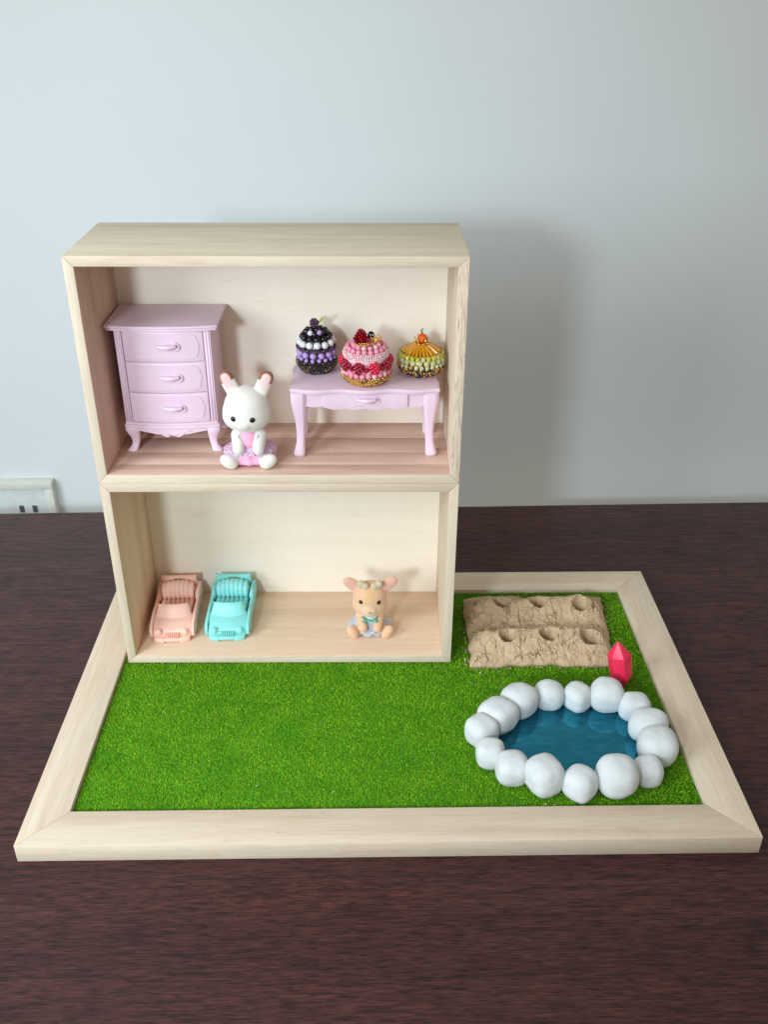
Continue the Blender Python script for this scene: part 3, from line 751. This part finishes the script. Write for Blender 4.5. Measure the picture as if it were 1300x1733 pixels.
def rab_col(p, nrm):
    white = (0.76, 0.74, 0.68)
    for p0, p1 in ears:
        ax = p1-p0; L = ax.length; ax = ax/L; u = (p-p0).dot(ax)/L
        if u > .15 and p.z > 19.9:
            q = p0+ax*min(u, 1.0)*L; d = p-q
            if d.length > .7: continue
            side = ax.cross(Vector((0, 1, 0))).normalized(); s = d.dot(side); over = max(0, u-1)*L
            rim = math.hypot(s, over)
            k = min(1, max(0, (u-.30)/.35))*min(1, max(0, (.30-rim)/.08))*min(1, max(0, (q.y-.02-p.y)/.06))
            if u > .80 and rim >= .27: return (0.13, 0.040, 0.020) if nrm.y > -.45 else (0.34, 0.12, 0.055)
            return tuple(w_+(c_-w_)*k for w_, c_ in zip(white, (0.82, 0.58, 0.56)))
    return white
blob('body', bm, 'flock', rb, .042, 16, rab_col)
def on_head(bmtree, x, z): pass
def head_y(cx, cy, cz, rx, ry, rz, x, z): return cy-ry*math.sqrt(max(0, 1-((x-cx)/rx)**2-((z-cz)/rz)**2))
for x, z in ((-9.13, 18.80), (-7.98, 18.76)):
    y = head_y(hc.x-.015, hc.y+.02, hc.z-.12, 1.48, 1.32, 1.20, x, z)
    eye(rb, (x, y-.0, z), .175, (x-hc.x, y-hc.y, (z-hc.z)*.5))
dc = (-8.42, 17.70, FU)
bm = lathe(NB(), [(.80, 1.55), (1.0, 1.15), (1.30, .70), (1.52, .35), (1.50, .18), (.3, .12)], dc, 84, 1.0, .78, mod=lambda t_, r, z: 1+.030*math.sin(15*t_)*(r > 1.1)); dress = mk('dress', bm, 'dress_pink', rb, True)
bm = NB(); ell(bm, (-8.42, 17.52, 16.95), (.70, .74, .80)); mk('bodice', bm, 'dress_pink', dress, True)
lace(dress, 'lace_frill', 'lace_pink', (dc[0], dc[1], FU), .80, 1.66, 1.36, .80, 13, 1.0, .80, drop=.18, ruffle=.05)
for s_ in (-1, 1):
    bm = NB(); tube(bm, [(-8.42+s_*.33, 16.80, 16.85), (-8.42+s_*.46, 16.76, 17.15), (-8.42+s_*.62, 16.9, 17.45)], .055, 6, .5); mk('strap', bm, 'lace_pink', dress, True)

# fawn
fw = root('toy_fawn', (-1.02, 18.4, FL), 'tan flocked toy fawn in a pale blue lace dress sitting in the lower box', 'toy fawn')
hc = Vector((-1.03, 18.45, 4.25)); bm = NB()
ell(bm, hc+Vector((0, .05, .15)), (1.18, 1.08, 1.18)); ell(bm, hc+Vector((0, 0, -.35)), (1.22, 1.05, .95))
ell(bm, hc+Vector((-.04, -.82, -.42)), (.56, .44, .50)); ell(bm, hc+Vector((-.02, -.66, -.25)), (.45, .45, .62))
fears = []
for s_ in (-1, 1):
    p0 = Vector((-1.03+s_*.80, 18.55, 4.98)); p1 = Vector((-1.0+s_*1.52, 18.55, 5.62)); fears.append((p0, p1, s_))
    for i in range(9):
        u = i/8; rr = .26+.22*math.sin(math.pi*(.25+.55*u)); ell(bm, p0.lerp(p1, u), (rr, .20, rr*.9), u=16, v=10)
ell(bm, (-1.03, 18.7, 2.55), (.72, .66, .95)); ell(bm, (-1.03, 18.75, 2.15), (.88, .72, .58))
cap(bm, (-1.70, 18.35, 2.98), (-1.52, 17.52, 2.42), .36, .33); cap(bm, (-.36, 18.35, 2.98), (-.54, 17.52, 2.42), .36, .33)
for s_ in (-1, 1):
    cap(bm, (-1.03+s_*.55, 18.2, 1.98), (-1.03+s_*1.1, 17.8, 2.0), .34, .34)
    ell(bm, (-1.03+s_*1.20, 17.56, 2.04), (.36, .36, .56), Matrix.Rotation(s_*.62, 3, 'Y'))
def faw_col(p, nrm):
    tan = Vector((0.80, 0.50, 0.31)); pale = Vector((0.80, 0.61, 0.46)); pink = Vector((0.80, 0.45, 0.35)); hon = Vector((0.76, 0.45, 0.22))
    for p0, p1, s_ in fears:
        ax = (p1-p0); L = ax.length; ax /= L; u = (p-p0).dot(ax)/L
        if u > .1 and p.z > 4.9 and abs(p.x+1.03) > .85:
            q = p0+ax*min(u, 1)*L; d = p-q
            if p.y < q.y-.04 and (d-Vector((0, d.y, 0))).length < .30: return pink
    if p.z > 3.1:
        dx = abs(p.x+1.03); k = math.exp(-(dx/.42)**2)*min(1, max(0, (p.z-3.7)/.6))*(p.y < 18.2)
        col = tan.lerp(hon, .8*k)
        m_ = math.exp(-((p-Vector((-1.05, 17.3, 3.6))).length/.75)**2); col = col.lerp(pale, .8*m_)
        return col
    return tan
blob('body', bm, 'flock', fw, .04, 14, faw_col)
for x, z in ((-1.66, 4.55), (-.42, 4.51)):
    y = head_y(hc.x, hc.y, hc.z-.35, 1.22, 1.05, .95, x, z); y = min(y, head_y(hc.x, hc.y+.05, hc.z+.15, 1.18, 1.08, 1.18, x, z))
    eye(fw, (x, y, z), .155, (x-hc.x, y-hc.y, 0))
bm = NB(); ell(bm, (-1.07, 17.20, 3.92), (.15, .08, .09)); mk('nose', bm, 'nose_tan', fw, True)
for s_ in (-1, 1):
    bm = NB(); ell(bm, (-1.03+s_*.62, 18.15, 5.66), (.27, .22, .30)); ell(bm, (-1.03+s_*.30, 18.05, 5.52), (.25, .20, .27)); ell(bm, (-1.03+s_*.46, 18.2, 5.30), (.26, .22, .24))
    bm2 = bm; blob('antler', bm2, 'flock', fw, .04, 4, lambda p, n_: (0.62, 0.52, 0.36))
fc_ = (-1.03, 18.72, FL)
bm = lathe(NB(), [(.62, 1.62), (.86, 1.05), (1.12, .62), (1.34, .34), (1.36, .20), (.3, .14)], fc_, 72, 1.0, .80, mod=lambda t_, r, z: 1+.02*math.sin(13*t_)*(r > 1)); fd = mk('dress', bm, 'dress_blue', fw, True)
bm = NB(); ell(bm, (-1.03, 18.42, 2.70), (.58, .60, .72)); mk('bodice', bm, 'dress_blue', fd, True)
lace(fd, 'lace_frill', 'lace_white', (fc_[0], fc_[1], FL), .85, 1.55, 1.10, .26, 13, 1.0, .86, drop=.16, ruffle=.03)
bm = NB(); tube(bm, [(-1.60, 17.95, 3.06), (-1.35, 17.70, 2.96), (-1.03, 17.60, 2.92), (-.72, 17.70, 2.96), (-.46, 17.95, 3.06)], .07, 8); rib = mk('ribbon', bm, 'ribbon_green', fw, True)
for s_ in (-1, 1):
    bm = NB(); ell(bm, (-1.03+s_*.40, 17.60, 2.93), (.17, .10, .13), Matrix.Rotation(s_*.5, 3, 'Y')); mk('ribbon_loop', bm, 'ribbon_green', rib, True)

# ------------------------------------------------------------------ toy cars
def toy_car(cx, cy, rz, mat, label, grp):
    """open toy car; local x across, y towards the tail, z up"""
    r = root('toy_car', (cx, cy, FL), label, 'toy car', grp)
    cz, sz = math.cos(rz), math.sin(rz)
    def X(bm): 
        bmesh.ops.transform(bm, matrix=Matrix.Translation((cx, cy, FL)) @ Matrix.Rotation(rz, 4, 'Z') @ Matrix.Scale(1.05, 4), verts=bm.verts); return bm
    def P(name, bm, par=None, sm='auto'): return mk(name, X(bm), mat, par or r, sm)
    # side profile of the body, front at y=-2.75
    hw = 1.28
    prof = [(-2.68, .16), (-2.74, .55), (-2.66, .82), (-2.40, 1.0), (-1.8, 1.20), (-1.25, 1.32), (-.95, 1.34), (-.95, .55), (1.55, .55), (1.62, 1.2), (2.45, 1.42), (2.62, 1.30), (2.68, .6), (2.62, .16)]
    bm = NB(); extrude(bm, [(-hw+.02, y, z) for y, z in prof], (2*hw-.04, 0, 0)); bevel(bm, .10, 3, 28)
    # round the bonnet across its width
    for v in bm.verts:
        if v.co.z > .5 and v.co.y < -.9: v.co.z += .10-.30*(v.co.x/hw)**2
        if v.co.y < -2.3: v.co.y += .30*abs(v.co.x/hw)**2.6
    body = P('body', bm)
    for s in (-1, 1):
        # side wall with a swept waist line, arches at the wheels
        pts = [(-2.45, .30), (-2.5, .75), (-2.2, 1.05), (-1.2, 1.18), (-.7, 1.22), (.5, 1.16), (1.3, 1.30), (2.0, 1.52), (2.5, 1.35), (2.6, .7), (2.55, .3)]
        def arch(yc): return [(yc+.62*math.cos(t_), .25+.55*math.sin(t_)) for t_ in [math.pi*i/8 for i in range(9)]]
        pts += arch(1.55)+arch(-1.45)
        bm = NB(); extrude(bm, [(s*(hw-.02), y, z) for y, z in pts], (s*.20, 0, 0)); bmesh.ops.recalc_face_normals(bm, faces=bm.faces[:]); bevel(bm, .05, 2, 40)
        P('side_panel', bm)
        for yc, nm in ((-1.45, 'wheel'), (1.55, 'wheel')):
            bm = NB(); prof_w = [(.30, -.14), (.46, -.14), (.52, -.06), (.52, .06), (.46, .14), (.34, .16), (.28, .10)]
            lathe(bm, prof_w, (0, 0, 0), 24)
            bmesh.ops.transform(bm, matrix=Matrix.Translation((s*(hw+.04), yc, .53)) @ Matrix.Rotation(s*math.pi/2, 4, 'Y'), verts=bm.verts)
            wh = P(nm, bm)
            bm = NB(); lathe(bm, [(.26, .10), (.20, .16), (.08, .18), (.03, .15)], (0, 0, 0), 16)
            bmesh.ops.transform(bm, matrix=Matrix.Translation((s*(hw+.05), yc, .53)) @ Matrix.Rotation(s*math.pi/2, 4, 'Y'), verts=bm.verts)
            P('hub', bm, wh)
        # rear fender
        bm = NB(); ell(bm, (s*(hw+.02), 1.6, .98), (.24, .85, .50)); P('fender', bm, None, True)
        bm = NB(); ell(bm, (s*.86, -2.46, .70), (.24, .15, .22)); hl = P('headlight', bm, None, True)
        bm = NB(); lathe(bm, [(.17, -.02), (.20, 0), (.17, .03), (.1, .05)], (0, 0, 0), 18)
        bmesh.ops.transform(bm, matrix=Matrix.Translation((s*.86, -2.605, .70)) @ Matrix.Rotation(math.pi/2, 4, 'X'), verts=bm.verts); P('lens', bm, hl)
        # bumper halves leave a gap in the middle
        bm = box(NB(), min(s*.52, s*1.18), max(s*.52, s*1.18), -2.86, -2.5, .02, .36); bevel(bm, .07, 2); 
        for v in bm.verts: v.co.y += .28*abs(v.co.x/hw)**2.6
        P('bumper', bm)
    bm = box(NB(), -.55, .55, -2.80, -2.5, .12, .34); bevel(bm, .05, 2); P('bumper', bm)
    # grille: upright bars
    gr = None
    for i in range(7):
        x = -.42+.14*i; bm = box(NB(), x-.035, x+.035, -2.748, -2.6, .46, .74); bevel(bm, .02, 1); g_ = P('grille_bar', bm)
    # windscreen: curved, leaning back
    n = 12; bm = NB(); fr = []
    for i in range(n+1):
        u = -1+2*i/n; x = u*1.20; yb_ = -1.62+.22*u*u; ztop = 1.86-.06*u*u-.22*max(0, abs(u)-.85)/.15
        fr.append([bm.verts.new((x, yb_, 1.02)), bm.verts.new((x*.88, yb_+.52, ztop)), bm.verts.new((x*.88, yb_+.66, ztop)), bm.verts.new((x, yb_+.22, 1.02))])
    for a_, b_ in zip(fr, fr[1:]):
        for k in range(4): bm.faces.new((a_[k], b_[k], b_[(k+1) % 4], a_[(k+1) % 4]))
    bm.faces.new(fr[0]); bm.faces.new(fr[-1][::-1]); bmesh.ops.recalc_face_normals(bm, faces=bm.faces[:]); bevel(bm, .05, 2, 40)
    ws = P('windscreen', bm)
    bm = NB(); tube(bm, [(-1.0+2.0*i/12, -1.06+.20*(2*i/12-1)**2-.03, 1.86-.06*(2*i/12-1)**2) for i in range(13)], .07, 8); P('windscreen_rim', bm, ws, True)
    # seat: ribbed cushion and a thick ribbed backrest
    st = P('seat', bevel(box(NB(), -1.08, 1.08, -.6, 1.3, .5, .92), .06, 2))
    for i in range(7):
        x = -.93+.31*i; bm = NB(); tube(bm, [(x, -.6+1.6*j/6, .94) for j in range(7)], .15, 8, .45); P('seat_rib', bm, st, True)
    bm = NB()
    for i in range(7):
        x = -.90+.30*i; hgt = 1.98-.20*abs(x/.95)**3
        tube(bm, [(x, 1.02, .95), (x, .98, 1.3), (x, 1.10, hgt-.18), (x, 1.32, hgt), (x, 1.62, hgt-.04)], lambda t_: .215-.05*abs(2*t_-1), 10)
    ell(bm, (0, 1.38, 1.48), (1.14, .46, .52)); P('backrest', bm, None, True)
    # tall tail wall with a slot through it
    bm = NB()
    for (x0, x1, z0, z1) in ((-1.12, -.36, .6, 2.16), (.36, 1.12, .6, 2.16), (-.36, .36, .6, 1.72), (-.36, .36, 2.02, 2.16)):
        box(bm, x0, x1, 1.86, 2.06, z0, z1)
    bmesh.ops.remove_doubles(bm, verts=bm.verts, dist=.001)
    tw = P('tail_wall', bm)
    for s in (-1, 1):
        bm = NB(); tube(bm, [(s*1.10, 1.96, .6), (s*1.10, 1.96, 2.15), (s*1.10, 1.96, 2.20)], .12, 8); P('corner_post', bm, tw, True)
        bm = NB(); ell(bm, (s*.98, 1.85, 2.02), .04); P('rivet', bm, tw, True)
    return r
toy_car(-14.85, 20.0, 0.035, 'pink_plastic', 'open pink plastic toy car parked by the left wall of the lower box', 'toy cars in the lower box')
toy_car(-10.98, 20.15, 0.0, 'turquoise_plastic', 'open turquoise plastic toy car parked beside the pink one', 'toy cars in the lower box')

# ------------------------------------------------------------------ soil bed
def soil():
    r = root('clay_bed', (11.2, 18.9, G), 'lumpy tan clay vegetable bed with two ridges and six planting holes', 'clay bed')
    c00, c10, c01, c11 = (5.80, 14.95), (15.55, 15.0), (5.95, 22.75), (16.35, 22.75)
    nx, ny = 300, 230
    holes = [(8.46, 20.75, .58), (11.2, 20.75, .66), (14.25, 20.55, .55), (8.5, 16.75, .55), (11.3, 16.85, .62), (14.2, 16.6, .62)]
    P = np.zeros((ny+1, nx+1, 3)); C = np.ones((ny+1, nx+1, 3))
    fb = noise.fractal
    for j in range(ny+1):
        v = j/ny
        for i in range(nx+1):
            u = i/nx
            x = (1-v)*((1-u)*c00[0]+u*c10[0]) + v*((1-u)*c01[0]+u*c11[0]); y = (1-v)*((1-u)*c00[1]+u*c10[1]) + v*((1-u)*c01[1]+u*c11[1])
            ed = min(u*10, (1-u)*10, v*7.8, (1-v)*7.8)
            wob = max(0, 1-ed/1.2)
            x += wob*.22*noise.noise((x*.9, y*.9, 1.0)); y += wob*.22*noise.noise((x*.9, y*.9, 7.0))
            big = noise.noise((x*.45, y*.45, 2.0)); med = noise.noise((x*1.3, y*1.3, 5.0)); sm = noise.noise((x*3.6, y*3.6, 8.0)); ti = noise.noise((x*9, y*9, 3.0))
            z = .50 + 1.02*math.exp(-((y-17.0-.15*big)/1.15)**2) + 1.02*math.exp(-((y-20.9-.2*big)/1.05)**2) + .16*big + .12*med + .075*sm + .045*ti
            # ridges fade towards the ends of the bed
            z = .45+(z-.45)*min(1, (min(u, 1-u)*10)/1.7+.25)
            vo = noise.voronoi((x*1.05+.35*med, y*1.05+.35*sm, .3+.2*big))[0]; cr = vo[1]-vo[0]
            gate = max(0, noise.noise((x*.8, y*.8, 21.0))+.30)
            ck = max(0, 1-cr/.055)*min(1, gate*2.2)
            vo2 = noise.voronoi((x*2.6+.5*sm, y*2.6+.5*ti, 4.0))[0]; gate2 = max(0, noise.noise((x*1.1, y*1.1, 33.0))-.02)
            ck2 = max(0, 1-(vo2[1]-vo2[0])/.10)*min(1, gate2*3)
            z -= .22*ck+.12*ck2
            dk = 1.0
            for hx, hy, hr in holes:
                d = math.hypot((x-hx), (y-hy)*1.15)/(hr*1.1*(1+.22*noise.noise((hx+x*.9, y*.9, 4.4))))
                if d < 1.7:
                    z += .10*math.exp(-((d-1.15)/.3)**2)
                    z -= 1.3*(1/(1+math.exp((d-.80)/.07)))
            if ed < .55: z *= (1-(1-ed/.55)**2.4*.62)
            P[j, i] = (x, y, G-.06+max(.02, z)); C[j, i] = (1-.35*min(1, ck+ck2))
    nvx = nx+1; verts = P.reshape(-1, 3).tolist(); cols = C.reshape(-1, 3).tolist(); faces = []
    for j in range(ny):
        for i in range(nx): a_ = j*nvx+i; faces.append((a_, a_+1, a_+nvx+1, a_+nvx))
    rim = [i for i in range(nvx)] + [j*nvx+nx for j in range(1, ny+1)] + [ny*nvx+i for i in range(nx-1, -1, -1)] + [j*nvx for j in range(ny-1, 0, -1)]
    b0 = len(verts)
    for q in rim: x, y, z = verts[q]; verts.append((x, y, G-.12)); cols.append(cols[q])
    n = len(rim)
    for k in range(n): faces.append((rim[(k+1) % n], rim[k], b0+k, b0+(k+1) % n))
    faces.append(tuple(range(b0+n-1, b0-1, -1)))
    off = wloc(r); verts = [(x-off.x, y-off.y, z-off.z) for x, y, z in verts]
    me = bpy.data.meshes.new('clay_mound'); me.from_pydata(verts, [], faces); me.update()
    ca = me.color_attributes.new('Col', 'FLOAT_COLOR', 'POINT'); ca.data.foreach_set('color', np.concatenate([np.array(cols), np.ones((len(cols), 1))], 1).astype(np.float32).ravel())
    fin(me, 'clay_soil', True)
    o = bpy.data.objects.new('clay_mound', me); COL.objects.link(o); o.parent = r
soil()

# crumbs of clay and bits of lint dropped on the turf
bm = NB()
def crumb(x, y, r, m_):
    g = bmesh.ops.create_icosphere(bm, subdivisions=1, radius=r, matrix=Matrix.Translation((x, y, G+.02+r*.4)) @ Matrix.Rotation(rnd.random()*6, 4, 'X') @ Matrix.Diagonal((1, rnd.uniform(.6, 1.3), rnd.uniform(.5, .9), 1)))
    for f_ in {f_ for v_ in g['verts'] for f_ in v_.link_faces}: f_.material_index = m_
for k in range(150):
    sd = rnd.randrange(4); u = rnd.random(); q = abs(rnd.gauss(0, .16))
    if sd == 0: x, y = 5.8+9.9*u, 14.85-q
    elif sd == 1: x, y = 5.70-q+.1*u, 15+7.7*u
    elif sd == 2: x, y = 15.7+.75*u+q, 15+7.6*u
    else: x, y = 6+10.2*u, 22.85+q*.8
    crumb(x, y, rnd.uniform(.025, .075), 0)
for k in range(16): crumb(rnd.uniform(-17, 17), rnd.uniform(3, 14), rnd.uniform(.02, .04), 1)
for k in range(22): crumb(rnd.uniform(5.2, 16.5), rnd.choice((14.6, 14.4, 2.9, 13.2))+rnd.uniform(-.3, .2), rnd.uniform(.02, .045), 1)
o = mk('clay_crumbs', bm, ['clay_crumb', 'stone_clay'], None, False, (10, 14, G)); tag(o, 'tiny crumbs of clay and lint scattered on the turf round the clay bed', 'crumbs', kind='stuff')

# ------------------------------------------------------------------ pond
bm = NB(); cx_, cy_ = 11.1, 7.35
extrude(bm, [(cx_+5.1*math.cos(t_)*(1+.03*math.sin(3*t_)), cy_+3.75*math.sin(t_), G-.10) for t_ in [2*math.pi*i/64 for i in range(64)]], (0, 0, .20))
o = mk('pond_water', bm, 'pond_film', None, False, (cx_, cy_, G)); tag(o, kind='structure')
def camdist(p): return (Vector(p)-CAM).length
STONES = [(8.92, 4.01, 1.14, 1.20, 'squarish white clay stone at the front left of the pond, beside the front middle one'),
 (10.90, 3.52, 1.00, 1.05, 'front middle white clay stone of the pond rim, nearest the tray rail'),
 (13.06, 3.81, 1.26, 1.28, 'biggest white clay stone, on the front rim of the pond right of the middle'),
 (15.04, 4.48, .90, .92, 'small creased white clay stone at the front right bend of the pond'),
 (16.02, 6.19, 1.22, 1.20, 'rightmost white clay stone of the pond rim, close to the right rail'),
 (16.00, 8.12, 1.28, 1.06, 'wide white clay stone above the rightmost one, on the right bend of the pond'),
 (15.60, 10.00, 1.04, .90, 'low white clay stone on the back right of the pond, below the red crystal'),
 (14.06, 10.90, 1.16, 1.12, 'large white clay stone at the back of the pond touching the red crystal'),
 (12.22, 10.95, .92, .98, 'narrow white clay stone at the back middle of the pond'),
 (10.41, 11.10, 1.02, .98, 'round white clay stone at the back of the pond under the clay bed middle'),
 (8.40, 10.44, 1.22, 1.12, 'large white clay stone at the back left bend of the pond'),
 (6.85, 9.10, 1.24, 1.08, 'wide white clay stone on the left bend of the pond, above the leftmost one'),
 (5.72, 7.85, 1.00, 1.02, 'leftmost white clay stone of the pond rim on open turf'),
 (6.05, 6.04, .90, .88, 'small pointed white clay stone just below the leftmost one'),
 (7.20, 4.72, 1.03, 1.00, 'flat topped white clay stone at the front left bend of the pond')]
for i, (x, y, r, rz_, lab) in enumerate(STONES):
    bm = NB(); bmesh.ops.create_icosphere(bm, subdivisions=5, radius=1.0)
    sd = i*7.3; q_ = rnd.uniform(2.35, 2.9); tw = rnd.uniform(0, 3.14)
    for v in bm.verts:
        p = v.co.copy(); c_, s_ = math.cos(tw), math.sin(tw); a_, b_ = c_*p.x+s_*p.y, -s_*p.x+c_*p.y
        k = (abs(a_)**q_+abs(b_)**q_+abs(p.z)**q_)**(-1/q_)
        nn = 1+.06*noise.noise((p.x*1.1+sd, p.y*1.1, p.z*1.1))+.018*noise.noise((p.x*2.6+sd, p.y*2.6, p.z*2.6))+.008*noise.noise((p.x*7+sd, p.y*7, p.z*7))
        d = p*k*nn
        if i == 3:   # crease across the small stone
            d *= 1-.05*math.exp(-((d.x*.6+d.z*.7-.25)/.05)**2)
        hgt = min(r, rz_)*.96
        v.co = (x+d.x*r*.95, y+d.y*min(r, rz_)*.95, G-.08+hgt*.93+d.z*hgt)
        if v.co.z < G-.05: v.co.z = G-.05
    o = mk('pond_stone', bm, 'stone_clay', None, True, (x, y, G)); tag(o, lab, 'stone', 'white stones round the pond')

# ------------------------------------------------------------------ red crystal between the clay bed and the pond
def crystal():
    bm = NB()
    top = Vector((14.98, 13.1, 4.45)); bot = Vector((15.62, 12.75, 0.98)); ax = (top-bot).normalized()
    s = ax.cross(Vector((0, -1, 0))).normalized(); u = s.cross(ax)
    def rg(t_, R, ph=.35): return [bm.verts.new(bot.lerp(top, t_)+R*(1+.12*math.sin(k*2.1))*(math.cos(ph+k*math.pi/3)*s+.85*math.sin(ph+k*math.pi/3)*u)) for k in range(6)]
    A = rg(.24, .74); B = rg(.72, .80); tv = [bm.verts.new(top+.08*(math.cos(k*math.pi/3)*s+math.sin(k*math.pi/3)*u)) for k in range(6)]; bv = [bm.verts.new(bot+.18*(math.cos(k*math.pi/3)*s+math.sin(k*math.pi/3)*u)) for k in range(6)]
    for P_, Q_ in ((bv, A), (A, B), (B, tv)):
        for k in range(6): bm.faces.new((P_[k], P_[(k+1) % 6], Q_[(k+1) % 6], Q_[k]))
    bm.faces.new(bv[::-1]); bm.faces.new(tv); bmesh.ops.recalc_face_normals(bm, faces=bm.faces[:]); bevel(bm, .035, 2, 12)
    o = mk('red_crystal', bm, 'crystal_red', None, 'auto', tuple(bot)); tag(o, 'bright red faceted toy crystal leaning between the clay bed and pond stones', 'crystal')
crystal()

# ------------------------------------------------------------------ centimetres to metres
done = set()
for o in list(COL.objects):
    if o.type in ('CAMERA', 'LIGHT'): continue
    o.location = o.location*S
    if o.type == 'MESH' and o.data.name not in done:
        o.data.transform(Matrix.Scale(S, 4)); done.add(o.data.name)
bpy.context.view_layer.update()
